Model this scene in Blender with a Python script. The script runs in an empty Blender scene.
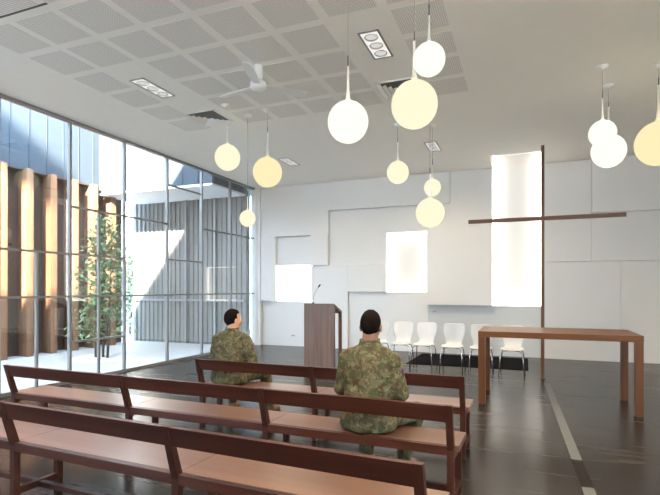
import bpy, bmesh, math, random
from mathutils import Vector, Matrix, noise
R = math.radians
random.seed(7)
scene = bpy.context.scene
COL = scene.collection

# ------------------------------------------------------------------ materials
def new_mat(name):
    m = bpy.data.materials.new(name); m.use_nodes = True
    nt = m.node_tree
    return m, nt, nt.nodes['Principled BSDF']

def plain(name, col, rough=.6, metal=0, spec=.5, var=.0, scale=6, bump=0, bscale=60):
    m, nt, b = new_mat(name)
    b.inputs['Roughness'].default_value = rough
    b.inputs['Metallic'].default_value = metal
    b.inputs['Specular IOR Level'].default_value = spec
    tc = nt.nodes.new('ShaderNodeTexCoord')
    n = nt.nodes.new('ShaderNodeTexNoise'); n.inputs['Scale'].default_value = scale; n.inputs['Detail'].default_value = 4
    nt.links.new(tc.outputs['Object'], n.inputs['Vector'])
    r = nt.nodes.new('ShaderNodeValToRGB')
    r.color_ramp.elements[0].position = .3; r.color_ramp.elements[1].position = .7
    r.color_ramp.elements[0].color = [c * (1 - var) for c in col] + [1]
    r.color_ramp.elements[1].color = [min(1, c * (1 + var)) for c in col] + [1]
    nt.links.new(n.outputs['Fac'], r.inputs['Fac'])
    nt.links.new(r.outputs['Color'], b.inputs['Base Color'])
    if bump:
        n2 = nt.nodes.new('ShaderNodeTexNoise'); n2.inputs['Scale'].default_value = bscale
        nt.links.new(tc.outputs['Object'], n2.inputs['Vector'])
        bp = nt.nodes.new('ShaderNodeBump'); bp.inputs['Strength'].default_value = bump; bp.inputs['Distance'].default_value = .01
        nt.links.new(n2.outputs['Fac'], bp.inputs['Height']); nt.links.new(bp.outputs['Normal'], b.inputs['Normal'])
    return m

def wood(name, dark, light, rough=.35, axis=0, scale=14, stretch=.06):
    m, nt, b = new_mat(name)
    b.inputs['Roughness'].default_value = rough
    tc = nt.nodes.new('ShaderNodeTexCoord'); mp = nt.nodes.new('ShaderNodeMapping')
    s = [1, 1, 1]; s[axis] = stretch
    mp.inputs['Scale'].default_value = s
    nt.links.new(tc.outputs['Object'], mp.inputs['Vector'])
    n = nt.nodes.new('ShaderNodeTexNoise'); n.inputs['Scale'].default_value = scale; n.inputs['Detail'].default_value = 6; n.inputs['Distortion'].default_value = .6
    nt.links.new(mp.outputs['Vector'], n.inputs['Vector'])
    r = nt.nodes.new('ShaderNodeValToRGB')
    r.color_ramp.elements[0].position = .32; r.color_ramp.elements[0].color = (*dark, 1)
    r.color_ramp.elements[1].position = .68; r.color_ramp.elements[1].color = (*light, 1)
    nt.links.new(n.outputs['Fac'], r.inputs['Fac']); nt.links.new(r.outputs['Color'], b.inputs['Base Color'])
    bp = nt.nodes.new('ShaderNodeBump'); bp.inputs['Strength'].default_value = .08; bp.inputs['Distance'].default_value = .004
    nt.links.new(n.outputs['Fac'], bp.inputs['Height']); nt.links.new(bp.outputs['Normal'], b.inputs['Normal'])
    return m

def emit(name, col, strength):
    m = bpy.data.materials.new(name); m.use_nodes = True
    nt = m.node_tree; nt.nodes.clear()
    e = nt.nodes.new('ShaderNodeEmission'); o = nt.nodes.new('ShaderNodeOutputMaterial')
    e.inputs['Color'].default_value = (*col, 1); e.inputs['Strength'].default_value = strength
    nt.links.new(e.outputs[0], o.inputs['Surface'])
    return m

def thin_glass(name, tint=(.98, .99, .99), f0=.085, gain=1.0):
    m = bpy.data.materials.new(name); m.use_nodes = True
    nt = m.node_tree; nt.nodes.clear()
    o = nt.nodes.new('ShaderNodeOutputMaterial'); mx = nt.nodes.new('ShaderNodeMixShader')
    t = nt.nodes.new('ShaderNodeBsdfTransparent'); t.inputs['Color'].default_value = (*tint, 1)
    g = nt.nodes.new('ShaderNodeBsdfGlossy'); g.inputs['Roughness'].default_value = .01
    lw = nt.nodes.new('ShaderNodeLayerWeight')
    p = nt.nodes.new('ShaderNodeMath'); p.operation = 'POWER'; p.inputs[1].default_value = 5
    a = nt.nodes.new('ShaderNodeMath'); a.operation = 'MULTIPLY_ADD'; a.inputs[1].default_value = gain - f0; a.inputs[2].default_value = f0
    nt.links.new(lw.outputs['Facing'], p.inputs[0]); nt.links.new(p.outputs[0], a.inputs[0])
    nt.links.new(a.outputs[0], mx.inputs['Fac']); nt.links.new(t.outputs[0], mx.inputs[1]); nt.links.new(g.outputs[0], mx.inputs[2])
    nt.links.new(mx.outputs[0], o.inputs['Surface'])
    return m

def floor_mat():
    m, nt, b = new_mat('dark_floor_tiles'); b.inputs['Specular IOR Level'].default_value = .30
    tc = nt.nodes.new('ShaderNodeTexCoord')
    br = nt.nodes.new('ShaderNodeTexBrick')
    br.inputs['Scale'].default_value = 1; br.inputs['Brick Width'].default_value = 1.2; br.inputs['Row Height'].default_value = .6
    br.inputs['Mortar Size'].default_value = .004; br.offset = .5
    br.inputs['Color1'].default_value = (.019, .0155, .0125, 1); br.inputs['Color2'].default_value = (.023, .019, .0155, 1); br.inputs['Mortar'].default_value = (.012, .011, .010, 1)
    nt.links.new(tc.outputs['Object'], br.inputs['Vector'])
    mp = nt.nodes.new('ShaderNodeMapping'); mp.inputs['Scale'].default_value = (.35, 4, 1)
    nt.links.new(tc.outputs['Object'], mp.inputs['Vector'])
    n = nt.nodes.new('ShaderNodeTexNoise'); n.inputs['Scale'].default_value = 2.2; n.inputs['Detail'].default_value = 6
    nt.links.new(mp.outputs[0], n.inputs['Vector'])
    mr = nt.nodes.new('ShaderNodeMapRange'); mr.inputs['To Min'].default_value = .55; mr.inputs['To Max'].default_value = 1.5
    nt.links.new(n.outputs['Fac'], mr.inputs['Value'])
    mx = nt.nodes.new('ShaderNodeMix'); mx.data_type = 'RGBA'; mx.blend_type = 'MULTIPLY'; mx.inputs['Factor'].default_value = 1
    nt.links.new(br.outputs['Color'], mx.inputs[6]); nt.links.new(mr.outputs[0], mx.inputs[7])
    nt.links.new(mx.outputs[2], b.inputs['Base Color'])
    mr2 = nt.nodes.new('ShaderNodeMapRange'); mr2.inputs['To Min'].default_value = .24; mr2.inputs['To Max'].default_value = .30
    mr2.inputs['To Min'].default_value = .23; mr2.inputs['To Max'].default_value = .30
    nt.links.new(n.outputs['Fac'], mr2.inputs['Value']); nt.links.new(mr2.outputs[0], b.inputs['Roughness'])
    return m

def paving_mat():
    m, nt, b = new_mat('pale_paving')
    tc = nt.nodes.new('ShaderNodeTexCoord')
    br = nt.nodes.new('ShaderNodeTexBrick'); br.inputs['Scale'].default_value = 1
    br.inputs['Brick Width'].default_value = .8; br.inputs['Row Height'].default_value = .8; br.inputs['Mortar Size'].default_value = .006; br.offset = 0
    br.inputs['Color1'].default_value = (.40, .375, .345, 1); br.inputs['Color2'].default_value = (.43, .405, .375, 1); br.inputs['Mortar'].default_value = (.32, .32, .32, 1)
    nt.links.new(tc.outputs['Object'], br.inputs['Vector']); nt.links.new(br.outputs['Color'], b.inputs['Base Color'])
    b.inputs['Roughness'].default_value = .5
    return m

def perforated_mat():
    m, nt, b = new_mat('perforated_plasterboard')
    tc = nt.nodes.new('ShaderNodeTexCoord'); mp = nt.nodes.new('ShaderNodeMapping'); mp.inputs['Scale'].default_value = (45, 45, 45)
    nt.links.new(tc.outputs['Object'], mp.inputs['Vector'])
    fr = nt.nodes.new('ShaderNodeVectorMath'); fr.operation = 'FRACTION'; nt.links.new(mp.outputs[0], fr.inputs[0])
    sb = nt.nodes.new('ShaderNodeVectorMath'); sb.operation = 'SUBTRACT'; sb.inputs[1].default_value = (.5, .5, 0); nt.links.new(fr.outputs[0], sb.inputs[0])
    mu = nt.nodes.new('ShaderNodeVectorMath'); mu.operation = 'MULTIPLY'; mu.inputs[1].default_value = (1, 1, 0); nt.links.new(sb.outputs[0], mu.inputs[0])
    ln = nt.nodes.new('ShaderNodeVectorMath'); ln.operation = 'LENGTH'; nt.links.new(mu.outputs[0], ln.inputs[0])
    lt = nt.nodes.new('ShaderNodeMath'); lt.operation = 'LESS_THAN'; lt.inputs[1].default_value = .26; nt.links.new(ln.outputs['Value'], lt.inputs[0])
    mx = nt.nodes.new('ShaderNodeMix'); mx.data_type = 'RGBA'
    mx.inputs[6].default_value = (.80, .77, .715, 1); mx.inputs[7].default_value = (.42, .41, .40, 1)
    nt.links.new(lt.outputs[0], mx.inputs['Factor']); nt.links.new(mx.outputs[2], b.inputs['Base Color'])
    b.inputs['Roughness'].default_value = .8
    return m

def camo_mat():
    m, nt, b = new_mat('camouflage_cloth')
    tc = nt.nodes.new('ShaderNodeTexCoord')
    def blob(scale, off):
        mp = nt.nodes.new('ShaderNodeMapping'); mp.inputs['Location'].default_value = off
        nt.links.new(tc.outputs['Object'], mp.inputs['Vector'])
        n = nt.nodes.new('ShaderNodeTexNoise'); n.inputs['Scale'].default_value = scale; n.inputs['Detail'].default_value = 2.5; n.inputs['Distortion'].default_value = .7
        nt.links.new(mp.outputs[0], n.inputs['Vector']); return n.outputs['Fac']
    cur = None
    base = (.125, .112, .064, 1)
    for i, (sc, off, th, col) in enumerate([(16, (0, 0, 0), .52, (.080, .083, .040)), (22, (3, 1, 2), .57, (.175, .150, .085)),
                                           (19, (7, 5, 1), .56, (.090, .060, .032)), (30, (2, 8, 4), .62, (.05, .055, .028))]):
        gt = nt.nodes.new('ShaderNodeMath'); gt.operation = 'GREATER_THAN'; gt.inputs[1].default_value = th
        nt.links.new(blob(sc, off), gt.inputs[0])
        mx = nt.nodes.new('ShaderNodeMix'); mx.data_type = 'RGBA'
        mx.inputs[6].default_value = base; mx.inputs[7].default_value = (*col, 1)
        if cur: nt.links.new(cur, mx.inputs[6])
        nt.links.new(gt.outputs[0], mx.inputs['Factor']); cur = mx.outputs[2]
    nt.links.new(cur, b.inputs['Base Color']); b.inputs['Roughness'].default_value = .9; b.inputs['Specular IOR Level'].default_value = .15
    return m

M = dict(
    bounce_ground=plain('pale_bounce_ground', (.66, .56, .42), .8, var=.04, scale=1),  # warm tone picked for light bounced off the added ground
    white=plain('white_wall_paint', (.80, .79, .77), .65, var=.01),
    panel=plain('white_wall_panel', (.81, .80, .785), .5, var=.012, scale=1.5),
    ceil=plain('ceiling_paint', (.86, .83, .77), .8, var=.01),
    perf=perforated_mat(),
    floor=floor_mat(), paving=paving_mat(),
    strip=plain('grey_floor_strip', (.115, .12, .118), .4, spec=.3, var=.08),
    strip_dark=plain('dark_floor_strip', (.012, .007, .005), .45, spec=.15, var=.2),
    mat=plain('black_matting', (.007, .007, .008), .9, spec=.05, var=.2, scale=40),
    alu=plain('grey_aluminium_frame', (.24, .24, .24), .45, metal=.2, var=.03),
    glass=thin_glass('window_glass'),
    gloss=plain('glossy_white_panel', (.72, .75, .76), .07, var=.01, spec=.8),
    bench=wood('red_brown_bench_timber', (.045, .014, .009), (.08, .027, .018), .32, 0),
    bench_up=wood('dark_bench_post_timber', (.042, .014, .009), (.07, .025, .016), .4, 2),
    seat=wood('bench_seat_timber', (.12, .056, .035), (.19, .092, .058), .33, 0, 9),
    table=wood('altar_table_timber', (.085, .033, .013), (.14, .058, .024), .42, 0, 9),
    table_up=wood('altar_leg_timber', (.08, .032, .014), (.13, .054, .025), .38, 2, 9),
    lect=wood('lectern_timber', (.095, .050, .030), (.165, .094, .060), .4, 2, 16, .05),
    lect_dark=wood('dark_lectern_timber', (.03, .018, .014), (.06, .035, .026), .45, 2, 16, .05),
    cross=wood('cross_timber', (.10, .047, .022), (.17, .085, .042), .45, 2),
    cross_h=wood('cross_arm_timber', (.10, .045, .03), (.17, .08, .052), .45, 0),
    chrome=plain('polished_chrome', (.75, .76, .77), .12, metal=1, var=.02),
    chair=plain('white_moulded_shell', (.67, .675, .68), .3, var=.01),
    black=plain('black_plastic', (.015, .015, .016), .4, var=.1),
    offwhite=plain('white_enamel', (.78, .77, .75), .35, var=.01),
    greyslot=plain('dark_grey_and_throat_shade', (.11, .105, .10), .8, var=.1),  # dark grey trim; in the vents it paints the throat's shade
    globe=emit('lit_opal_glass', (1.0, .93, .67), .69),
    globe_hot=emit('bright_opal_glass', (1.0, .96, .80), .80),
    globe_warm=emit('warm_opal_glass', (1.0, .86, .50), .68),
    lamp=emit('downlight_lamp', (1, .97, .92), .45),
    tray=emit('glowing_downlight_tray', (1, .97, .92), .62),  # tray glows by itself, in place of lamplight falling on it
    led_bright=emit('slot_light_strip', (1, .95, .86), 6.5),
    led=emit('niche_light_strip', (1, .94, .83), 3.3),
    neck=plain('translucent_neck', (.85, .82, .74), .4, var=.01),
    cord=plain('grey_lamp_cord', (.35, .34, .32), .5, var=.02),
    clad=plain('pale_blue_metal_cladding', (.046, .057, .070), .5, spec=.2, var=.04, scale=2),
    corr=plain('grey_corrugated_metal', (.165, .155, .14), .45, var=.08, scale=2.5),
    soffit=plain('white_soffit', (.8, .82, .83), .6, var=.01),
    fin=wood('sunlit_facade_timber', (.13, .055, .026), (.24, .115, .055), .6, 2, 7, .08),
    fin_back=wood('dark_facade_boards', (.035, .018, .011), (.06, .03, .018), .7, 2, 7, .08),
    bark=plain('tree_bark', (.06, .045, .035), .9, var=.3, scale=30),
    leaf=plain('green_leaf', (.12, .19, .07), .5, var=.4, scale=5),
    gravel=plain('white_pebbles', (.68, .68, .66), .8, var=.2, scale=30),
    camo=camo_mat(),
    boot=plain('brown_suede_boot', (.13, .085, .05), .8, var=.15),
    hair=plain('dark_brown_hair', (.010, .006, .0045), .9, spec=.08, var=.4, scale=60, bump=.6, bscale=180),
    skin=plain('skin', (.50, .27, .18), .5, var=.08, scale=12),
    skin_shaded=plain('shaded_tan_skin', (.26, .125, .08), .5, var=.08, scale=12),  # tan skin, darkened to carry the shade on this sitter
    eye=plain('eye_white', (.7, .68, .65), .2, var=.01),
    iris=plain('dark_iris', (.03, .018, .01), .2, var=.05),
    lip=plain('lip', (.38, .16, .13), .5, var=.05),
    patch=plain('navy_patch', (.02, .025, .06), .8, var=.1),
    red=plain('red_thread', (.45, .05, .05), .8, var=.1),
    concrete=plain('pale_render', (.6, .6, .6), .8, var=.03),
)

for k_ in ('bench', 'bench_up', 'table', 'table_up'): M[k_].node_tree.nodes['Principled BSDF'].inputs['Specular IOR Level'].default_value = .25
b_ = M['seat'].node_tree.nodes['Principled BSDF']; b_.inputs['Coat Weight'].default_value = .6; b_.inputs['Coat Roughness'].default_value = .28

# ------------------------------------------------------------------ helpers
def link(name, bm, mat, parent=None, smooth=False, loc=None):
    me = bpy.data.meshes.new(name)
    bmesh.ops.recalc_face_normals(bm, faces=bm.faces)
    bm.to_mesh(me); bm.free()
    mats = mat if isinstance(mat, (list, tuple)) else [mat]
    for m in mats: me.materials.append(m)
    if smooth:
        for p in me.polygons: p.use_smooth = True
    o = bpy.data.objects.new(name, me); COL.objects.link(o)
    if parent: o.parent = parent
    if loc: o.location = loc
    return o

def bx(bm, x0, x1, y0, y1, z0, z1, bev=0, mi=0):
    vs = [bm.verts.new(p) for p in ((x0, y0, z0), (x1, y0, z0), (x1, y1, z0), (x0, y1, z0), (x0, y0, z1), (x1, y0, z1), (x1, y1, z1), (x0, y1, z1))]
    fs = [bm.faces.new([vs[i] for i in f]) for f in ((0, 3, 2, 1), (4, 5, 6, 7), (0, 1, 5, 4), (1, 2, 6, 5), (2, 3, 7, 6), (3, 0, 4, 7))]
    for f in fs: f.material_index = mi
    if bev:
        es = list({e for f in fs for e in f.edges})
        bmesh.ops.bevel(bm, geom=es, offset=bev, segments=2, affect='EDGES', profile=.6)
    return bm

def box(name, b, mat, parent=None, bev=0):
    return link(name, bx(bmesh.new(), *b, bev=bev), mat, parent)

def prism(bm, poly, axis, a, b):
    """extrude a closed 2-D outline along an axis; poly points are the other two axes in order"""
    def P(p, k):
        q = [0, 0, 0]; o = [i for i in range(3) if i != axis]
        q[axis] = k; q[o[0]], q[o[1]] = p; return q
    A = [bm.verts.new(P(p, a)) for p in poly]; B = [bm.verts.new(P(p, b)) for p in poly]
    n = len(poly)
    bm.faces.new(A); bm.faces.new(B[::-1])
    for i in range(n): bm.faces.new((A[i], A[(i + 1) % n], B[(i + 1) % n], B[i]))
    return bm

def tube(bm, pts, rad, seg=8, cap=True):
    pts = [Vector(p) for p in pts]
    rads = rad if isinstance(rad, (list, tuple)) else [rad] * len(pts)
    rings = []; prev = None
    for i, p in enumerate(pts):
        d = (pts[min(i + 1, len(pts) - 1)] - pts[max(i - 1, 0)]).normalized()
        if prev is None:
            up = Vector((0, 0, 1)) if abs(d.z) < .9 else Vector((1, 0, 0)); s = d.cross(up).normalized()
        else:
            s = (prev - d * prev.dot(d)).normalized()
        prev = s; t = d.cross(s)
        rings.append([bm.verts.new(p + (s * math.cos(2 * math.pi * k / seg) + t * math.sin(2 * math.pi * k / seg)) * rads[i]) for k in range(seg)])
    for a, b in zip(rings, rings[1:]):
        for k in range(seg): bm.faces.new((a[k], a[(k + 1) % seg], b[(k + 1) % seg], b[k]))
    if cap: bm.faces.new(rings[0][::-1]); bm.faces.new(rings[-1])
    return bm

def lathe(bm, prof, c=(0, 0, 0), seg=28):
    rings = []
    for r, z in prof:
        if r < 1e-6: rings.append([bm.verts.new((c[0], c[1], c[2] + z))])
        else: rings.append([bm.verts.new((c[0] + r * math.cos(2 * math.pi * k / seg), c[1] + r * math.sin(2 * math.pi * k / seg), c[2] + z)) for k in range(seg)])
    for a, b in zip(rings, rings[1:]):
        for k in range(seg):
            q = []
            for v in (a[k % len(a)], a[(k + 1) % len(a)], b[(k + 1) % len(b)], b[k % len(b)]):
                if v not in q: q.append(v)
            if len(q) > 2: bm.faces.new(q)
    return bm

def ellipsoid(bm, c, r, rot=None, u=20, v=12):
    m = Matrix.Translation(Vector(c)) @ (rot.to_4x4() if rot else Matrix.Identity(4)) @ Matrix.Diagonal((*r, 1))
    bmesh.ops.create_uvsphere(bm, u_segments=u, v_segments=v, radius=1, matrix=m)
    return bm

def capsule(bm, a, b, ra, rb, seg=14):
    a, b = Vector(a), Vector(b); d = (b - a).normalized()
    pts, rr = [], []
    for k in range(6):
        t = k / 5 * math.pi / 2; pts.append(a - d * ra * math.cos(t) * .999); rr.append(max(ra * math.sin(t), .0008))
    for k in range(6):
        t = k / 5 * math.pi / 2; pts.append(b + d * rb * math.sin(t) * .999); rr.append(max(rb * math.cos(t), .0008))
    return tube(bm, pts, rr, seg)

def loft(bm, secs, seg=24):
    """horizontal elliptical sections (cx, cy, z, rx, ry) joined into one closed form"""
    rings = [[bm.verts.new((cx + rx * math.cos(2 * math.pi * k / seg), cy + ry * math.sin(2 * math.pi * k / seg), z)) for k in range(seg)] for cx, cy, z, rx, ry in secs]
    for a, b in zip(rings, rings[1:]):
        for k in range(seg): bm.faces.new((a[k], a[(k + 1) % seg], b[(k + 1) % seg], b[k]))
    bm.faces.new(rings[0][::-1]); bm.faces.new(rings[-1])
    return bm

def fuse(name, bm, mat, parent, voxel, smooth=6, wrinkle=0, wscale=14, seed=0):
    """union every closed form in bm into ONE continuous skin"""
    o = link(name, bm, mat, parent)
    md = o.modifiers.new('r', 'REMESH'); md.mode = 'VOXEL'; md.voxel_size = voxel
    sm = o.modifiers.new('s', 'SMOOTH'); sm.iterations = smooth; sm.factor = .5
    dg = bpy.context.evaluated_depsgraph_get()
    me = bpy.data.meshes.new_from_object(o.evaluated_get(dg))
    o.modifiers.clear(); old = o.data; o.data = me; bpy.data.meshes.remove(old)
    if wrinkle:
        for v in me.vertices:
            p = Vector((v.co.x * wscale, v.co.y * wscale, v.co.z * wscale * 1.5 + seed))
            v.co += v.normal * wrinkle * (noise.noise(p) + .5 * noise.noise(p * 2.3))
    if not me.materials: me.materials.append(mat)
    for p in me.polygons: p.use_smooth = True
    return o

def thing(name, label, cat, loc=(0, 0, 0), rz=0, group=None):
    o = bpy.data.objects.new(name, None); COL.objects.link(o); o.empty_display_size = .1
    o.location = loc; o.rotation_euler = (0, 0, rz); tag(o, label, cat, group); return o
def tag(o, label, cat, group=None):
    o['label'] = label; o['category'] = cat
    if group: o['group'] = group
    return o
def struct(o, label=None):
    o['kind'] = 'structure'
    if label: o['label'] = label
    return o
def children(o): return [c for c in list(COL.objects) if c.parent == o]
def copy_tree(o, parent=None):
    c = o.copy(); COL.objects.link(c); c.parent = parent
    for ch in children(o): copy_tree(ch, c)
    return c

# ------------------------------------------------------------------ the room
CH = 4.2            # ceiling height
GX = -6.75          # glass wall plane
BY = 11.48          # back wall plane
struct(box('floor', (GX - .04, 6, -3, 12, -.2, 0), M['floor']))
def inlay(ya, yb, mat, label):                       # the inlay runs slightly askew to the tiles
    c = lambda y: .32 + (8.6 - y) * .027
    bm = prism(bmesh.new(), [(c(ya) - .043, ya), (c(ya) + .043, ya), (c(yb) + .043, yb), (c(yb) - .043, yb)], 2, -.02, .003)
    struct(link('floor_inlay', bm, mat), label)
inlay(4.80, 8.55, M['strip'], 'pale grey inlay strip let into the dark floor')
inlay(4.16, 4.80, M['strip_dark'], 'dark brown section of the floor inlay strip')
inlay(1.00, 4.16, M['strip'], 'pale grey near end of the floor inlay strip')
tag(box('floor_mat', (-2.22, .06, 9.72, 11.37, 0, .008), M['mat']), 'black floor mat lying under the row of white chairs by the back wall', 'mat')

# ceiling with a skylight well over the cross niche
WX0, WX1, WY0 = -.68, .32, 10.45
bm = bmesh.new()
for r in ((GX - .1, WX0, -3, 12), (WX1, 6, -3, 12), (WX0, WX1, -3, WY0)): bx(bm, *r, CH, CH + .3)
ceiling = struct(link('ceiling', bm, M['ceil']))
bm = bmesh.new()
bx(bm, WX0 - .1, WX0, WY0 - .1, 11.9, CH + .3, 5.5); bx(bm, WX1, WX1 + .1, WY0 - .1, 11.9, CH + .3, 5.5); bx(bm, WX0, WX1, WY0 - .1, WY0, CH + .3, 5.5)
struct(link('skylight_well', bm, M['white'], ceiling))
struct(box('skylight_glass', (WX0, WX1, WY0, 11.78, 5.47, 5.48), M['glass'], ceiling))
PITCH = .597
def colx(k): return -3.05 + PITCH * k
def rowy(k): return 3.98 + PITCH * k
proto = None
for i in range(-4, 4):
    for j in range(-4, 5):
        if i in (-3, 2) and j >= 1: continue         # plain strips that carry lights and vents
        x0, y0 = colx(i) + .05, rowy(j) + .05; s = PITCH - .10
        if proto is None:
            proto = link('perforated_panel', bx(bmesh.new(), 0, s, 0, s, 0, .012), M['perf'], ceiling, loc=(x0, y0, CH - .003))
        else:
            c = proto.copy(); COL.objects.link(c); c.location = (x0, y0, CH - .003)
struct(box('trim_1', (-6.7, -4.2, 3.31, 3.335, CH - .004, CH + .01), M['greyslot']), 'dark track slot in the ceiling')

# back wall of stepped white panels: (x0, x1, z0, z1, set-back)
cells = [(-6.75, -6.57, 0, CH, 0), (-6.57, -4.62, 2.88, CH, .035), (-6.57, -6.13, 1.18, 2.88, .02), (-6.13, -5.10, 2.12, 2.88, .09),
         (-5.10, -4.62, 2.10, 2.88, 0), (-6.57, -5.10, 0, 1.18, .09), (-5.10, -4.11, 0, 2.10, .045), (-4.62, -1.60, 3.48, CH, 0),
         (-4.62, -3.13, 2.10, 3.48, .075), (-4.11, -3.13, 1.43, 2.10, .045), (-4.11, -2.12, 0, 1.43, .10), (-3.13, -1.60, 2.86, 3.48, .055),
         (-2.13, -.68, 1.13, 2.86, 0), (-1.60, -.68, 2.86, CH, .02),
         (.32, 1.29, 2.08, CH, .02), (1.29, 6, 3.08, CH, 0), (1.29, 6, 2.08, 3.08, .03), (.32, 1.82, 0, 2.08, .045), (1.82, 6, 0, 2.08, .06)]
wall_back = struct(box('wall_back', (GX - .1, 6.1, 11.88, 12.0, 0, 5.6), M['white']))
for x0, x1, z0, z1, d in cells:
    struct(link('wall_panel', bx(bmesh.new(), x0 + .003, x1 - .003, BY + d * 1.5, 11.88, z0 + .003, z1 - .003), M['panel'], wall_back))
gp = struct(link('glossy_wall_panel', bx(bmesh.new(), -2.118, .318, BY + .15, 11.88, .0, 1.128), M['gloss'], wall_back), 'glossy pale low panel behind the white chairs')
bm = bmesh.new(); tube(bm, [(-2.02, BY + .15, .98), (-2.02, BY + .10, .98), (-1.93, BY + .10, .98)], .009, 8)
link('panel_handle', bm, M['chrome'], gp, True)
# lit niches
def niche(x0, x1, z0, z1, top=True, dep=.30, led='led'):
    n = struct(box('wall_niche', (x0, x1, BY + dep, 11.88, z0, z1 if top else 5.5), M['panel'], wall_back), 'lit recess in the panelled white wall')
    y0, y1 = BY + dep - .14, BY + dep - .04
    w = .018
    zt = z1 if top else 5.4
    struct(box('light_strip', (x0, x0 + w, y0, y1, z0, zt), M[led], n)); struct(box('light_strip', (x1 - w, x1, y0, y1, z0, zt), M[led], n))
    struct(box('light_strip', (x0 + w, x1 - w, y0, y1, z0, z0 + w), M[led], n))
    if top: struct(box('light_strip', (x0 + w, x1 - w, y0, y1, z1 - w, z1), M[led], n))
niche(-6.13, -5.12, 1.18, 2.12); niche(-3.13, -2.13, 1.43, 2.86); niche(WX0, WX1, 1.13, CH, top=False, dep=.30, led='led_bright')
struct(box('wall_right', (6, 6.1, 1.125, 12, 0, CH), M['white']))
for k in range(3):                                    # unseen side glazing, added to bring daylight onto the ceiling
    y0 = -3 + k * 1.375
    w = struct(box(f'window_{k + 20}', (6, 6.1, y0 - .022, y0 + .022, 0, CH), M['alu']))
    struct(box('window_frame', (6, 6.1, y0, y0 + 1.375, 0, .05), M['alu'], w)); struct(box('window_frame', (6, 6.1, y0, y0 + 1.375, CH - .2, CH), M['alu'], w))
    struct(box('pane', (6.04, 6.05, y0 + .022, y0 + 1.353, .05, CH - .2), M['glass'], w))
struct(box('added_shade_eave', (6.1, 9.0, -4, 12, CH + .1, CH + .34), M['concrete']), 'unseen eave added to cut sky light at the side glazing')  # added overhang, holds back direct sky and sun at the side glazing
struct(box('paving', (6.1, 30, -25, 25, -.22, -.015), M['bounce_ground']), 'unseen pale ground added to bounce sunlight onto the ceiling')  # added ground outside, sends warm sunlight up to the ceiling
struct(box('wall_rear', (GX - .1, 6.1, -3.1, -3, 0, CH), M['white']))
struct(box('wall_return', (GX - .08, GX + .10, BY - .03, 11.9, 0, CH), M['white']))
ol = thing('power_outlet', 'small white power outlet low on the white back wall', 'outlet', (-5.65, BY + .135, .28))
box('cover_plate', (-.06, .06, -.012, 0, -.04, .04), M['offwhite'], ol, .003)
for s in (-1, 1): box('socket', (s * .028 - .012, s * .028 + .012, -.016, -.011, -.015, .015), M['greyslot'], ol)

# glass wall, one window per bay
lines = [11.47 - 1.145 * k for k in range(12)]
bays = {0: [2.85, 1.38], 1: [2.85, 1.38], 2: [3.62, 2.1, 1.38], 3: [2.82, 1.38], 4: [2.82, 2.06, 1.38, .65], 5: [2.06, 1.38], 6: [2.06, 1.38]}
for k in range(11):
    y1, y0 = lines[k], lines[k + 1]
    w = struct(box(f'window_{k + 1}', (GX - .03, GX + .03, y0 - .018, y0 + .018, 0, CH), M['alu']))
    struct(box('window_frame', (GX - .03, GX + .03, y0 + .018, y1 - .018, 0, .05), M['alu'], w)); struct(box('window_frame', (GX - .035, GX + .035, y0 + .018, y1 - .018, CH - .05, CH), M['alu'], w))
    for z in bays.get(k, [2.06, 1.38]): struct(box('transom', (GX - .02, GX + .02, y0 + .018, y1 - .018, z - .016, z + .016), M['alu'], w))
    if k in (4, 5): struct(box('door_stile', (GX - .022, GX + .022, (y0 + y1) / 2 - .016, (y0 + y1) / 2 + .016, .05, 2.82 if k == 4 else 2.06), M['alu'], w))
    struct(box('pane', (GX - .004, GX + .004, y0 + .02, y1 - .02, .05, CH - .06), M['glass'], w))
    if k == 3: tube_bm = tube(bmesh.new(), [(GX + .03, y0 + .09, .98), (GX + .08, y0 + .09, .98), (GX + .08, y0 + .09, 1.2), (GX + .03, y0 + .09, 1.2)], .012); link('pull_handle', tube_bm, M['chrome'], w, True)

# ------------------------------------------------------------------ courtyard
struct(box('paving', (-14, GX - .04, -8, 16, -.22, -.015), M['paving']), 'pale courtyard paving outside the glass wall')
struct(box('roof_parapet', (GX - .1, GX + .2, -14, 11.9, CH + .3, 5.57), M['concrete']), 'parapet along the roof edge above the glass wall')
struct(box('roof', (GX - .1, 6.1, -14, 12, CH + .3, CH + .34), M['concrete']), 'flat roof over the hall')
rc = struct(box('roof_shade_block', (-6.4, -5.05, -2.8, -2.55, 9.65, 10.85), M['concrete']), 'unseen raised block added on the roof to shade the cladding')  # unseen block on posts, added to cast the shade band on the cladding
for x in (-6.3, -5.3): struct(box('shade_block_post', (x, x + .12, -2.74, -2.62, CH + .34, 9.65), M['concrete'], rc))

fac = thing('timber_screen_building', 'courtyard building with tall timber fins under pale blue metal cladding', 'building', (-10.5, 8, 0))
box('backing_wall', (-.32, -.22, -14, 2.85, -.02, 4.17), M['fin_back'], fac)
bm = bmesh.new(); y = -14.0
while y < 2.8:                                        # standing-seam sheets
    bx(bm, -.3, 0, y, min(y + .447, 2.95), 4.2, 6.3); bx(bm, 0, .02, y + .44, y + .447, 4.2, 6.3); y += .447
link('metal_cladding', bm, M['clad'], fac)
for k in range(-8, 6):
    yc = 7.17 + .6 * k - 8
    bm = bmesh.new(); bx(bm, -.18, .18, -.075, .075, -.02, 4.2, .004)
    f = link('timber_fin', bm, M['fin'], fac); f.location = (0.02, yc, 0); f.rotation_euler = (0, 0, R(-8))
box('soffit_edge', (-.3, .05, -14, 2.95, 4.17, 4.2), M['fin_back'], fac)

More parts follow.
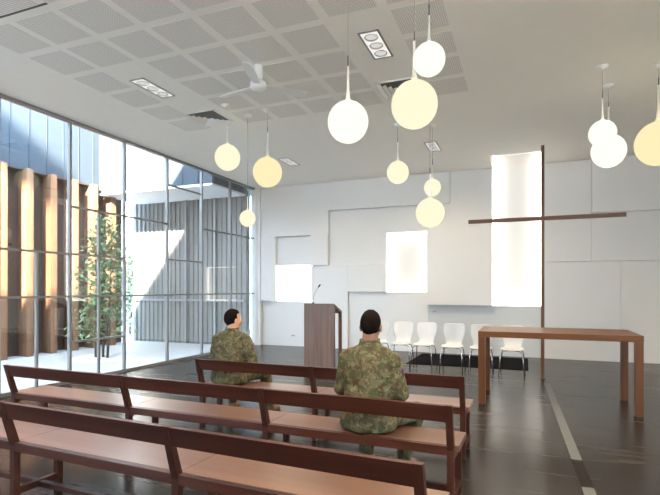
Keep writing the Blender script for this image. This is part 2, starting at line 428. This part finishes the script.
def corrugated(bm, x0, x1, y, z0, z1, p=.15, d=.035):
    n = int((x1 - x0) / p); pts = []
    for i in range(n):
        a = x0 + (x1 - x0) * i / n; s = (x1 - x0) / n
        pts += [(a, y), (a + .4 * s, y), (a + .5 * s, y - d), (a + .9 * s, y - d)]
    pts.append((x1, y)); pts += [(x1, y + .15), (x0, y + .15)]
    return prism(bm, pts, 2, z0, z1)
end = thing('metal_clad_building', 'grey corrugated building closing the far end of the courtyard with an overhanging upper floor', 'building', (-8.7, 11.3, 0))
link('corrugated_wall', corrugated(bmesh.new(), -2.02, 1.85, 0, -.02, 4.0), M['corr'], end)
bm = bmesh.new(); x = -1.76
while x < 1.8:
    bx(bm, x, min(x + .45, 1.8), -1.5, .3, 4.02, 6.3); bx(bm, x + .44, x + .452, -1.52, -1.5, 4.02, 6.3); x += .452
link('upper_cladding', bm, M['clad'], end)
box('soffit_panel', (-1.76, 1.8, -1.5, 0, 3.97, 4.02), M['soffit'], end)
box('wall_rail', (-2.0, 1.8, -.09, -.03, 1.16, 1.22), M['alu'], end)
for x in (-.10, .85): box('downpipe', (x, x + .07, -.12, -.045, 0, 3.97), M['alu'], end, .01)
struct(box('boundary_wall', (-16, -10.6, 14.6, 14.8, -.02, 5.5), M['concrete']), 'pale wall beyond the courtyard')

# slim multi-stemmed tree in a round pebble bed
def leafy(name, mat, parent, stems, n, spread, size, zmin, seed):
    rnd = random.Random(seed); bm = bmesh.new()
    for _ in range(n):
        st = rnd.choice(stems); t = rnd.random() ** .8
        h = zmin + (st[-1][2] - zmin + .1) * t
        f = max(0, min(1, h / st[-1][2])); b = Vector(st[0]).lerp(Vector(st[-1]), f)
        rr = spread * (1.0 - .72 * t) * (.25 + .75 * rnd.random()) * (.6 + .8 * noise.noise(Vector((h * 2.5, seed, st[0][0] * 9))) ** 2 + .3)
        a = rnd.random() * 6.283
        p = Vector((b.x + rr * math.cos(a), b.y + rr * math.sin(a), h + rnd.uniform(-.1, .1)))
        d = Vector((rnd.uniform(-1, 1), rnd.uniform(-1, 1), rnd.uniform(-.8, .35))).normalized()
        s = d.cross(Vector((rnd.uniform(-1, 1), rnd.uniform(-1, 1), 1))).normalized(); nrm = d.cross(s)
        L = size * rnd.uniform(.6, 1.3); W = L * .24
        v = [bm.verts.new(p), bm.verts.new(p + d * L * .45 + s * W + nrm * .006), bm.verts.new(p + d * L - nrm * L * .15), bm.verts.new(p + d * L * .45 - s * W + nrm * .006), bm.verts.new(p + d * L * .5 - nrm * .012)]
        bm.faces.new((v[0], v[1], v[4])); bm.faces.new((v[1], v[2], v[4])); bm.faces.new((v[2], v[3], v[4])); bm.faces.new((v[3], v[0], v[4]))
    o = link(name, bm, mat, parent); o['kind'] = 'stuff'; return o
tree = thing('slender_tree', 'slim multi-stemmed green tree growing from a round pebble bed in the courtyard', 'tree', (-8.65, 8.2, 0))
stems = []
for sx, sy, h, lx, ly in ((-.14, -.05, 2.6, -.05, .05), (0, .02, 3.05, .02, -.04), (.10, .05, 2.85, .06, .06), (.17, -.02, 2.4, .12, 0)):
    pts = [(sx, sy, -.02)] + [(sx + lx * q + .02 * math.sin(q * 9 + sx * 30), sy + ly * q, h * q) for q in (.25, .5, .75, 1)]
    stems.append(pts); link('trunk', tube(bmesh.new(), pts, [.028, .022, .018, .012, .005], 7), M['bark'], tree, True)
leafy('foliage', M['leaf'], tree, stems, 1700, .66, .13, .45, 3)
rnd = random.Random(5); bm = bmesh.new()
for _ in range(520):
    a = rnd.random() * 6.283; rr = .62 * math.sqrt(rnd.random()); s = rnd.uniform(.018, .04)
    m = Matrix.Translation((-8.62 + rr * math.cos(a), 8.22 + rr * math.sin(a), -.012)) @ Matrix.Diagonal((s * 1.3, s, s * .6, 1))
    bmesh.ops.create_icosphere(bm, subdivisions=1, radius=1, matrix=m)
lathe(bm, [(0, .0), (.66, 0), (.68, -.02)], (-8.62, 8.22, -.006), 36)
g = link('pebbles', bm, M['gravel']); tag(g, 'white pebble bed around the foot of the slim courtyard tree', 'gravel'); g['kind'] = 'stuff'
sh = thing('leafy_shrub', 'leafy green shrub showing through the gap beside the corrugated wall', 'shrub', (-12.2, 12.9, 0))
ss = [[(x, y, -.02), (x * 1.4, y * 1.2, h)] for x, y, h in ((-.2, 0, 2.4), (.15, .1, 2.9), (0, -.15, 2.6))]
for p in ss: link('stem', tube(bmesh.new(), p, [.02, .006], 6), M['bark'], sh, True)
leafy('foliage', M['leaf'], sh, ss, 1000, .7, .16, .2, 9)

# ------------------------------------------------------------------ pendants
def pendant(x, y, z, r, label, hot=False):
    t = thing('globe_pendant', label, 'pendant lamp', (x, y, z), 0, 'opal globe pendants')
    L = r * 1.75
    prof = []
    for k in range(0, 25):
        a = -math.pi / 2 + math.pi * k / 25
        prof.append((max(0, r * math.cos(a)), r * 1.03 * math.sin(a)))
    prof = [p for p in prof if p[1] < r * .97]
    prof += [(r * .17, r * 1.03), (r * .13, r * 1.12)]
    link('globe', lathe(bmesh.new(), prof, seg=36), M[{True: 'globe_hot', False: 'globe', 2: 'globe_warm'}[hot]], t, True)
    link('neck', lathe(bmesh.new(), [(r * .135, r * 1.09), (r * .10, r * 1.25), (r * .07, r * 1.6), (r * .055, r + L * .7), (r * .05, r + L), (0, r + L)], seg=16), M['neck'], t, True)
    top = CH - z
    link('cord_grip', tube(bmesh.new(), [(0, 0, r + L), (0, 0, r + L + .09)], .0055, 8), M['greyslot'], t, True)
    link('cord', tube(bmesh.new(), [(0, 0, r + L + .09), (0, 0, top - .02)], .0035, 8), M['cord'], t, True)
    link('ceiling_rose', lathe(bmesh.new(), [(0, top - .045), (.012, top - .045), (.02, top - .03), (.06, top - .022), (.065, top)], seg=24), M['offwhite'], t, True)
PX, PA = 491.0, R(21.66)
def at(px, py, t):   # a point of the room by bearing and distance ahead of the viewpoint
    u = (px - 330) / PX
    return (t * (u * math.cos(PA) - math.sin(PA)), t * (u * math.sin(PA) + math.cos(PA)), 1.5 + t * (289 - py) / PX)
for px, py, d, r, lab, hot in (
    (348, 122, 4.23, .175, 'bright globe pendant with a long neck, alone between the fan and the largest globe', True),
    (414.4, 104.7, 4.39, .206, 'largest cream globe pendant just below a small bright globe, in front of a vent', False),
    (429, 59.5, 3.77, .123, 'small bright white globe pendant hanging highest, just above the largest cream globe', True),
    (227.5, 157.5, 7.9, .203, 'globe pendant hanging beside the ceiling vent nearest the glass wall', False),
    (267.5, 172.3, 7.4, .219, 'yellowish globe pendant hanging between the ceiling fan and the left end of the back wall', 2),
    (247.6, 218.5, 7.62, .125, 'small low globe pendant on a long neck in front of the glass wall corner', False),
    (397.8, 172.5, 8.05, .18, 'mid-sized globe pendant high in front of the back wall, above the upright bright niche', False),
    (432.5, 187.5, 8.1, .137, 'small pale globe pendant partly hidden behind a larger low globe near the back wall', False),
    (430, 212.8, 7.25, .21, 'low cream globe pendant overlapping a smaller globe, right of the upright bright niche', False),
    (602.5, 133.5, 5.95, .155, 'small white globe pendant touching in view the larger globe behind it, right of the cross', True),
    (608.6, 151, 6.5, .212, 'mid-sized globe pendant half behind a smaller white globe, right of the cross', True),
    (658.5, 143.5, 5.9, .255, 'large yellowish globe pendant hanging farthest to the right of the cross', 2)):
    pendant(*at(px, py, d), r, lab, hot)

# ------------------------------------------------------------------ ceiling fixtures
def downlight(x, y, label, power=1.0, rz=0):
    t = thing('recessed_downlight', label, 'downlight', (x, y, CH), rz, 'recessed three-lamp downlights')
    w, l = .115, .315
    bm = bmesh.new()
    for b in ((-w, w, -l, -l + .02), (-w, w, l - .02, l), (-w, -w + .02, -l, l), (w - .02, w, -l, l)): bx(bm, *b, -.008, .01)
    link('trim_frame', bm, M['alu'], t)
    box('glowing_tray', (-w + .02, w - .02, -l + .02, l - .02, -.004, .012), M['tray'], t)  # emissive panel, imitates a tray lit by its lamps
    for k in (-1, 0, 1):
        lp = link('lamp', lathe(bmesh.new(), [(0, -.012), (.045, -.012), (.055, -.006)], (0, k * .19, 0), 20), M['lamp'], t, True)
        link('lamp_ring', lathe(bmesh.new(), [(.058, -.005), (.07, -.016), (.078, -.005)], (0, k * .19, 0), 20), M['offwhite'], lp, True)
    L = bpy.data.lights.new('downlight_beam', 'AREA'); L.shape = 'RECTANGLE'; L.size = .18; L.size_y = .56; L.energy = DOWN * power; L.color = (1, .82, .58); L.spread = R(150)
    o = bpy.data.objects.new('downlight_beam', L); COL.objects.link(o); o.parent = t; o.location = (0, 0, -.02)
DOWN = 72
downlight(-1.53, 5.24, 'recessed three-lamp downlight beside the large globe pendants, between the fan and the near ceiling vent')
downlight(-4.65, 5.26, 'recessed three-lamp downlight in the perforated ceiling nearest the glass wall', .25)
downlight(-1.62, 9.37, 'recessed downlight above the paired globes close to the back wall', .5)
downlight(-4.65, 9.37, 'small-looking far recessed downlight in plain ceiling near the left end of the back wall', .2)
for x, y in ((1.6, 5.25), (1.6, 1.15), (-1.53, 1.15), (-4.65, 1.15)):  # extra unseen fixtures, added for more light in the hall
    downlight(x, y, 'extra downlight added out of view to light the hall', .2 if x < -3 else 1.0)

def vent(x, y, label):
    t = thing('ceiling_vent', label, 'air vent', (x, y, CH), 0, 'square ceiling air vents')
    s = .28
    bm = bmesh.new()
    for b in ((-s, s, -s, -s + .03), (-s, s, s - .03, s), (-s, -s + .03, -s, s), (s - .03, s, -s, s)): bx(bm, *b, -.012, .005)
    link('vent_frame', bm, M['offwhite'], t)
    box('throat_shade_plate', (-s + .02, s - .02, -s + .02, s - .02, -.003, .004), M['greyslot'], t)  # flat dark plate, paints the shade inside the vent throat
    for i, r0 in enumerate((.225, .165, .105, .045)):
        bm = bmesh.new(); r1 = r0 + .034
        # square louvre: a sloping ring, low outer edge, facing the centre, open on the dark plate behind
        ri = [bm.verts.new((sx * r0, sy * r0, -.006)) for sx, sy in ((-1, -1), (1, -1), (1, 1), (-1, 1))]
        ro = [bm.verts.new((sx * r1, sy * r1, -.034)) for sx, sy in ((-1, -1), (1, -1), (1, 1), (-1, 1))]
        rb = [bm.verts.new((sx * r1, sy * r1, -.031)) for sx, sy in ((-1, -1), (1, -1), (1, 1), (-1, 1))]
        rc_ = [bm.verts.new((sx * r0, sy * r0, -.003)) for sx, sy in ((-1, -1), (1, -1), (1, 1), (-1, 1))]
        for k in (2, 3):                               # blades on two sides only: the other half shows the dark shade plate
            q = (k + 1) % 4
            for A, B in ((ri, ro), (ro, rb), (rb, rc_), (rc_, ri)): bm.faces.new((A[k], A[q], B[q], B[k]))
        link('louvre', bm, M['offwhite'], t)
vent(-1.55, 6.47, 'square ceiling vent half hidden behind the largest cream globe pendant')
vent(-4.62, 6.47, 'square ceiling vent with a dark-painted throat at the glass wall side of the fan')
for (px, py), lab in (((297, 101), 'small round smoke detector on the ceiling beyond the fan blade'), ((226, 105), 'small round ceiling sensor beside the vent near the glass wall')):
    k = 2.7 / ((289 - py) / PX); p = at(px, py, k)
    s = thing('smoke_detector', lab, 'smoke detector', (p[0], p[1], CH))
    link('base', lathe(bmesh.new(), [(.07, 0), (.07, -.012), (.05, -.018), (0, -.018)], seg=24), M['offwhite'], s, True)
    link('sensor_dome', lathe(bmesh.new(), [(.04, -.018), (.034, -.034), (0, -.04)], seg=20), M['offwhite'], s, True)

fan = thing('ceiling_fan', 'white three-bladed ceiling fan hanging from the perforated ceiling', 'ceiling fan', (-3.0, 5.2, CH))
link('ceiling_canopy', lathe(bmesh.new(), [(.056, 0), (.056, -.165), (.04, -.18), (0, -.18)], seg=24), M['offwhite'], fan, True)
link('down_rod', tube(bmesh.new(), [(0, 0, -.05), (0, 0, -.2)], .035, 16), M['offwhite'], fan, True)
hub = link('motor', lathe(bmesh.new(), [(0, -.17), (.05, -.18), (.09, -.20), (.10, -.235), (.095, -.27), (.06, -.295), (.03, -.305), (0, -.308)], seg=28), M['offwhite'], fan, True)
for ang in (47, 47 + 120, 47 + 240):
    bm = bmesh.new(); pr = [(.08, -.03, .03), (.16, -.05, .055), (.35, -.062, .062), (.58, -.058, .056), (.63, -.045, .045)]
    top, bot = [], []
    for x, a, b in pr:
        for lst, dz in ((top, .004), (bot, -.004)):
            lst.append([bm.verts.new((x, a, -.245 + dz - a * .22)), bm.verts.new((x, b, -.245 + dz - b * .22))])
    for i in range(len(pr) - 1):
        bm.faces.new((top[i][0], top[i + 1][0], top[i + 1][1], top[i][1])); bm.faces.new((bot[i][0], bot[i][1], bot[i + 1][1], bot[i + 1][0]))
        for s in (0, 1): bm.faces.new((top[i][s], bot[i][s], bot[i + 1][s], top[i + 1][s]))
    for i in (0, -1): bm.faces.new((top[i][0], top[i][1], bot[i][1], bot[i][0]))
    b = link('blade', bm, M['offwhite'], fan); b.rotation_euler = (0, 0, R(ang))

# ------------------------------------------------------------------ benches
def bench(yb, posts, rz, label):
    t = thing('timber_bench', label, 'bench', (0, yb, 0), rz, 'rows of timber benches')
    pw = .023
    for i, x in enumerate(posts):
        out = [(-.025, .746), (.012, .746), (.105, .44), (.105, 0), (.06, 0), (.06, .43)]
        link('post', prism(bmesh.new(), out, 0, x - pw, x + pw), M['bench_up'], t)
        box('front_leg', (x - pw, x + pw, .385, .43, 0, .41), M['bench_up'], t, .003)
        box('side_stretcher', (x - pw + .004, x + pw - .004, .105, .385, .09, .135), M['bench_up'], t)
        box('seat_bearer', (x - pw, x + pw, .105, .43, .365, .412), M['bench_up'], t)
    for a, b in zip(posts, posts[1:]):
        box('seat', (a + .002 if a != posts[0] else a - .05, b - .002 if b != posts[-1] else b + .05, .07 + .036, .455, .412, .455), M['seat'], t, .003)
        box('seat_rail', (a + pw, b - pw, .062, .104, .395, .455), M['bench'], t, .003)
        def yb_(z): return .012 - (z - .74) / .30 * .093       # front face of the sloping post at height z
        o = [(yb_(.742) - .03, .742), (yb_(.742), .744), (yb_(.628), .628), (yb_(.628) - .03, .628)]
        link('backrest', prism(bmesh.new(), o, 0, a + pw, b - pw), M['bench'], t)
        box('stretcher', (a + pw, b - pw, .235, .275, .092, .13), M['bench_up'], t, .003)
bench(2.105, [-4.68, -3.26, -1.84, -.43], -.045, 'long timber bench nearest the viewer, empty, cut off by the bottom edge of the photo')
bench(3.235, [-4.80, -3.28, -1.87, -.46], -.026, 'long timber bench in the middle row, seating the person with broad back turned')
bench(4.37, [-3.29, -1.94, -.51], -.012, 'shorter timber bench in the front row facing the lectern, seating the person nearer the glass')

# ------------------------------------------------------------------ altar table, lectern, cross
tb = thing('altar_table', 'long brown timber altar table with square legs on the dark floor', 'table', (.36, 7.17, 0))
hx, hy = .93, .50
box('table_top', (-hx, hx, -hy, hy, .875, .95), M['table'], tb, .004)
for sx in (-1, 1):
    for sy in (-1, 1):
        x0, y0 = sx * (hx - .045), sy * (hy - .045)
        box('leg', (x0 - .043, x0 + .043, y0 - .043, y0 + .043, 0, .875), M['table_up'], tb, .003)

le = thing('timber_lectern', 'upright timber lectern with a sloping top and open side', 'lectern', (-3.36, 7.93, 0))
W, D = .285, .40
link('front_panel', bx(bmesh.new(), -W, W, 0, .06, 0, 1.20), M['lect'], le)
link('sloping_top', prism(bmesh.new(), [(0, 1.20), (0, 1.245), (D, 1.105), (D, 1.06)], 0, -W, W), M['lect'], le)
link('rear_leg', bx(bmesh.new(), W - .05, W, D - .05, D, 0, 1.075), M['lect'], le)
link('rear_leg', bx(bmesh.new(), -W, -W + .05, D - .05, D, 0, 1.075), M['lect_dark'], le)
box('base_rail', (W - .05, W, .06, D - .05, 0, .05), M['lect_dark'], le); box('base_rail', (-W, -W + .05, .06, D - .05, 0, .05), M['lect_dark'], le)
mi = thing('gooseneck_microphone', 'thin gooseneck microphone standing on the lectern top', 'microphone', (-3.50, 8.0, 1.236))
link('base', lathe(bmesh.new(), [(.025, -.012), (.025, .015), (.012, .03), (0, .03)], seg=16), M['black'], mi, True)
link('gooseneck', tube(bmesh.new(), [(0, 0, .02), (.01, .0, .12), (.04, .02, .22), (.085, .04, .30)], .005, 8), M['cord'], mi, True)
link('microphone_head', capsule(bmesh.new(), (.085, .04, .30), (.11, .05, .335), .012, .014), M['black'], mi, True)

cr = thing('standing_cross', 'tall slender free-standing timber cross before the glowing wall slot', 'cross', (.275, 8.95, 0))
box('upright', (-.026, .026, -.03, .03, .0, 3.90), M['cross'], cr, .003)
box('crossbar', (-1.20, 1.21, -.046, -.005, 2.645, 2.71), M['cross_h'], cr, .003)
box('floor_plate', (-.045, .045, -.045, .045, 0, .008), M['cross'], cr)

# ------------------------------------------------------------------ chairs
def chair(x, y, label, rz=0):
    t = thing('shell_chair', label, 'chair', (x, y, 0), rz, 'white shell chairs along the back wall')
    prof = []   # (y, z, halfwidth)
    for k in range(25):
        s = k / 24
        if s < .5:
            q = s / .5; yy = -.19 + .36 * q; zz = .455 - .018 * math.sin(q * math.pi) - .022 * (1 - q) ** 6
            w = .165 + .045 * math.sin(min(1, q * 1.4) * math.pi / 2) - .075 * max(0, q - .6) / .4
        else:
            q = (s - .5) / .5
            a = min(1, q / .3); yy = .17 + .05 * math.sin(a * math.pi / 2) + .07 * q; zz = .455 + .045 * (1 - math.cos(a * math.pi / 2)) + max(0, q - .08) * .38
            w = .135 + .075 * math.sin(min(1, q / .62) * math.pi / 2) ** 1.5 - .035 * max(0, (q - .8) / .2) ** 4
        prof.append((yy, zz, w))
    bm = bmesh.new(); rows = []
    for yy, zz, w in prof:
        s = (zz > .5)
        rows.append([bm.verts.new((w * c, yy - (.045 * (c * c) * min(1, (zz - .47) / .2) if s else 0), zz + (.014 * c * c if not s else 0))) for c in (-1, -.75, -.4, 0, .4, .75, 1)])
    for a, b in zip(rows, rows[1:]):
        for k in range(6): bm.faces.new((a[k], a[k + 1], b[k + 1], b[k]))
    o = link('shell', bm, M['chair'], t, True); sd = o.modifiers.new('thickness', 'SOLIDIFY'); sd.thickness = .012
    ss = o.modifiers.new('smooth', 'SUBSURF'); ss.levels = 1; ss.render_levels = 1
    for sx in (-1, 1):
        for sy in (-1, 1):
            pts = [(sx * .03, sy * .03, .425), (sx * .13, sy * (.12), .425), (sx * .165, sy * .155, .41), (sx * .18, sy * .18, .36), (sx * .205, sy * .225, 0)]
            link('leg', tube(bmesh.new(), pts, .0085, 8), M['chrome'], t, True)
    link('hub_plate', lathe(bmesh.new(), [(0, .418), (.06, .418), (.06, .438), (0, .438)], seg=16), M['black'], t)
CHL = ('white shell chair mostly hidden behind the seated person with broad back turned', 'white shell chair just right of the nearer seated person',
       'white shell chair third from the lectern end of its row', 'white shell chair fourth from the lectern end, left of the altar table corner',
       'white shell chair partly hidden behind the near corner leg of the altar table', 'white shell chair seen under the altar table, nearest the cross')
for (x, y), lab, rz in zip(((-2.72, 9.38), (-2.23, 9.36), (-1.79, 9.34), (-1.24, 9.23), (-.73, 9.17), (-.21, 9.15)), CHL, (0, 2, -3, 0, 2, -2)):
    chair(x, y, lab, R(rz))

# ------------------------------------------------------------------ people
def person(loc, rz, label, skin, knees, ankles, elbows, wrists, head_turn, lean, seed, torso=1.0):
    t = thing('person', label, 'person', loc, rz)
    S = .455
    hipz = S + .105
    U = lambda z: S + (z - S) * torso if z > S else z
    hips = [Vector((s * .095, .0, hipz)) for s in (-1, 1)]
    sh = [Vector((s * .175, lean + .0, U(.975))) for s in (-1, 1)]
    kn = [Vector(k) for k in knees]; an = [Vector(k) for k in ankles]; el = [Vector((k[0], k[1], U(k[2]))) for k in elbows]; wr = [Vector(k) for k in wrists]
    hc = Vector((0, lean + .035, U(1.238)))
    Rt = Matrix.Rotation(R(head_turn), 3, 'Z')
    H = lambda x, y, z: hc + Rt @ Vector((x, y, z))
    # ---- one continuous body
    bm = bmesh.new()
    loft(bm, [(x, y, U(z), a, b) for x, y, z, a, b in [(0, 0, S + .02, .13, .10), (0, 0, .58, .145, .105), (0, .01, .72, .13, .09), (0, lean * .7, .88, .15, .10), (0, lean, .98, .15, .09), (0, lean, 1.04, .09, .07), (0, lean + .01, 1.075, .05, .05)]])
    capsule(bm, (0, lean - .002, U(1.02)), hc + Vector((0, -.016, -.05)), .066, .059)
    ellipsoid(bm, H(0, -.012, .012), (.072, .094, .094), Rt)
    ellipsoid(bm, H(0, .022, -.045), (.058, .068, .062), Rt); ellipsoid(bm, H(0, .055, -.082), (.03, .03, .022), Rt)
    capsule(bm, H(0, .078, .012), H(0, .098, -.026), .009, .014)                     # nose
    for s in (-1, 1):
        ellipsoid(bm, H(s * .0765, -.012, -.018), (.011, .020, .032), Rt @ Matrix.Rotation(R(s * 14), 3, 'Z'))   # ears
        ellipsoid(bm, H(s * .036, .058, -.025), (.022, .02, .02), Rt)                # cheeks
        capsule(bm, H(s * .014, .080, .032), H(s * .05, .060, .031), .007, .006)     # brow
        i = 0 if s < 0 else 1
        capsule(bm, sh[i], el[i], .052, .042); capsule(bm, el[i], wr[i], .042, .029)
        capsule(bm, hips[i], kn[i], .08, .055); capsule(bm, kn[i], an[i], .055, .038)
        # hand: palm, four unequal bent fingers and a thumb from the side of the palm
        d = (wr[i] - el[i]).normalized(); d = Vector((d.x * .5, d.y, min(d.z, -.05))).normalized()
        side = d.cross(Vector((0, 0, 1))).normalized() * -s       # towards the thumb (inwards)
        up = side.cross(d); up = up if up.z > 0 else -up
        pc = wr[i] + d * .05
        rot = Matrix((side, d, up)).transposed()
        ellipsoid(bm, pc, (.040, .052, .017), rot)
        for k, (off, ln) in enumerate(((.028, .070), (.009, .078), (-.010, .072), (-.028, .058))):
            b0 = pc + d * .038 + side * off; b1 = b0 + d * ln * .45 + up * .006; b2 = b1 + d * ln * .32 - up * .012; b3 = b2 + d * ln * .22 - up * .016
            capsule(bm, b0, b1, .0095, .009, 8); capsule(bm, b1, b2, .009, .008, 8); capsule(bm, b2, b3, .008, .0072, 8)
        t0 = pc - d * .018 + side * .030; t1 = t0 + side * .026 + d * .022; t2 = t1 + side * .008 + d * .030 - up * .006
        capsule(bm, t0, t1, .012, .0105, 8); capsule(bm, t1, t2, .0105, .0085, 8)
    fuse('body', bm, skin, t, .0045, 4)
    for s in (-1, 1):
        e = link('eye', ellipsoid(bmesh.new(), H(s * .031, .069, .012), (.013, .010, .009), Rt, 14, 8), M['eye'], t, True)
        link('iris', ellipsoid(bmesh.new(), H(s * .031, .0765, .012), (.0055, .004, .0055), Rt, 12, 8), M['iris'], e, True)
    bm = bmesh.new(); ellipsoid(bm, H(0, .084, -.053), (.023, .009, .0075), Rt); link('mouth', bm, M['lip'], t, True)
    # hair cap: short back and sides
    bm = bmesh.new(); bmesh.ops.create_uvsphere(bm, u_segments=40, v_segments=28, radius=1)
    kill = []
    for v in bm.verts:
        x, y, z = v.co
        lo = -.95 + max(0, y + .35) * 1.15
        if y > .25: lo = .38 + (y - .25) * .35
        if z < lo and not (abs(x) > .8 and -.1 < y < .25 and z > -.25): kill.append(v)
    bmesh.ops.delete(bm, geom=kill, context='VERTS')
    for v in bm.verts:
        n = 1 + .035 * noise.noise(v.co * 6 + Vector((seed, 0, 0)))
        taper = 1.0
        tz = 1 - .22 * max(0, -.25 - v.co.z); v.co = H(v.co.x * .0775 * n * tz, -.014 + v.co.y * .103 * n * tz, .014 + v.co.z * .106 * n)
    o = link('hair', bm, M['hair'], t, True); sd = o.modifiers.new('thickness', 'SOLIDIFY'); sd.thickness = .01; sd.offset = -1
    # ---- jacket
    bm = bmesh.new()
    loft(bm, [(x, y, U(z), a, b) for x, y, z, a, b in [(0, -.005, S + .012, .20, .145), (0, -.005, S + .05, .218, .158), (0, 0, .60, .205, .152), (0, .0, .70, .18, .138), (0, lean * .5, .80, .188, .134), (0, lean * .8, .90, .20, .136),
              (0, lean * .95, .96, .195, .13), (0, lean, 1.015, .168, .112), (0, lean, 1.06, .118, .09), (0, lean + .004, 1.105, .08, .076), (0, lean + .004, 1.135, .069, .068)]])
    for i, s in ((0, -1), (1, 1)):
        capsule(bm, (s * .09, lean, U(1.03)), sh[i], .06, .073)
        capsule(bm, sh[i], el[i], .074, .064); capsule(bm, el[i], el[i].lerp(wr[i], .92), .064, .046)
    j = fuse('jacket', bm, M['camo'], t, .011, 5, .010, 13, seed)
    for s, nm in ((1, 'shoulder_patch'),):
        c = sh[1].lerp(el[1], .30) + Vector((.071, -.012, 0))
        rot = Matrix.Rotation(R(-14), 3, 'Y')
        pt = link(nm, ellipsoid(bmesh.new(), c, (.006, .032, .026), rot, 16, 8), M['patch'], j, True)
        pt['label'] = 'small dark arm patch with red centre'
        link('patch_emblem', ellipsoid(bmesh.new(), c + Vector((.003, 0, 0)), (.006, .014, .012), rot, 12, 8), M['red'], pt, True)
    bm = bmesh.new(); tube(bm, [(.068 * math.cos(a), lean + .004 + .066 * math.sin(a), U(1.125) + .008 * math.sin(a)) for a in [k * math.pi / 10 for k in range(21)]], .011, 8)
    link('collar', bm, M['camo'], j, True)
    # ---- trousers and boots
    bm = bmesh.new()
    loft(bm, [(0, .0, S + .006, .17, .13), (0, 0, S + .05, .19, .15), (0, .01, S + .16, .175, .135), (0, .01, S + .21, .15, .11)])
    for i in (0, 1):
        h2 = hips[i] + Vector((0, .03, -.012))
        capsule(bm, h2, kn[i], .093, .076); capsule(bm, kn[i], an[i] + Vector((0, 0, .04)), .074, .062)
    fuse('trousers', bm, M['camo'], t, .011, 5, .008, 13, seed + 9)
    for i in (0, 1):
        bm = bmesh.new(); a = an[i]; s = -1 if i == 0 else 1
        f = Vector((s * .12, 1, 0)).normalized()
        capsule(bm, (a.x, a.y, .20), (a.x, a.y, .07), .052, .05)
        base = Vector((a.x, a.y, .047))
        capsule(bm, base - f * .03, base + f * .11, .044, .046); capsule(bm, base + f * .11 + Vector((0, 0, -.006)), base + f * .165 + Vector((0, 0, -.012)), .045, .034)
        bb = fuse('boot', bm, M['boot'], t, .008, 4)
        lowest = min(v.co.z for v in bb.data.vertices)
        for v in bb.data.vertices: v.co.z = max(.012, v.co.z)
        sb = bmesh.new(); prism(sb, [(base.x + f.x * u + s_ * .043 * w, base.y + f.y * u) for u, w, s_ in ((-.07, .7, 1), (.0, .9, 1), (.09, 1.1, 1), (.16, .95, 1), (.195, .4, 1), (.195, .4, -1), (.16, .95, -1), (.09, 1.1, -1), (.0, .9, -1), (-.07, .7, -1))], 2, 0, .022)
        link('sole', sb, M['black'], bb)

person((-1.085, 3.50, 0), R(-4), 'person in camouflage uniform seated on the middle bench, back turned, short dark hair', M['skin_shaded'],
       knees=((-.17, .44, .525), (.25, .41, .525)), ankles=((-.19, .46, .10), (.13, .48, .10)), elbows=((-.235, .05, .735), (.235, .05, .735)), wrists=((-.13, .27, .665), (.14, .27, .665)),
       head_turn=4, lean=.03, seed=1, torso=.985)
person((-3.04, 4.64, 0), R(2), 'person in camouflage uniform seated on the front bench near the glass, face turned away', M['skin'],
       knees=((-.22, .44, .53), (.20, .46, .53)), ankles=((-.30, .56, .10), (.20, .60, .10)), elbows=((-.24, .08, .74), (.24, .08, .74)), wrists=((-.12, .31, .655), (.10, .32, .655)),
       head_turn=-28, lean=.05, seed=4, torso=.90)

# ------------------------------------------------------------------ light
w = bpy.data.worlds.new('sky'); scene.world = w; w.use_nodes = True
bg = w.node_tree.nodes['Background']; bg.inputs['Color'].default_value = (.55, .76, 1.0, 1); bg.inputs['Strength'].default_value = 12
sl = bpy.data.lights.new('sun', 'SUN'); sl.energy = 66; sl.color = (1, .95, .84); sl.angle = R(1.8)
so = bpy.data.objects.new('sun', sl); COL.objects.link(so); so.location = (20, -30, 25)
so.rotation_euler = Vector((-1, 2.14, -1.2)).to_track_quat('-Z', 'Y').to_euler()

cam = bpy.data.cameras.new('camera'); co = bpy.data.objects.new('camera', cam); COL.objects.link(co)
co.location = (0, 0, 1.5); co.rotation_euler = (R(90), 0, PA)
cam.sensor_width = 36; cam.lens = PX / 660 * 36; cam.shift_y = 41.5 / 660
scene.camera = co
vs = scene.view_settings
vs.view_transform = 'Standard'; vs.look = 'None'; vs.exposure = .60; vs.gamma = 1
scene.cycles.max_bounces = 10; scene.cycles.diffuse_bounces = 6; scene.cycles.transparent_max_bounces = 16
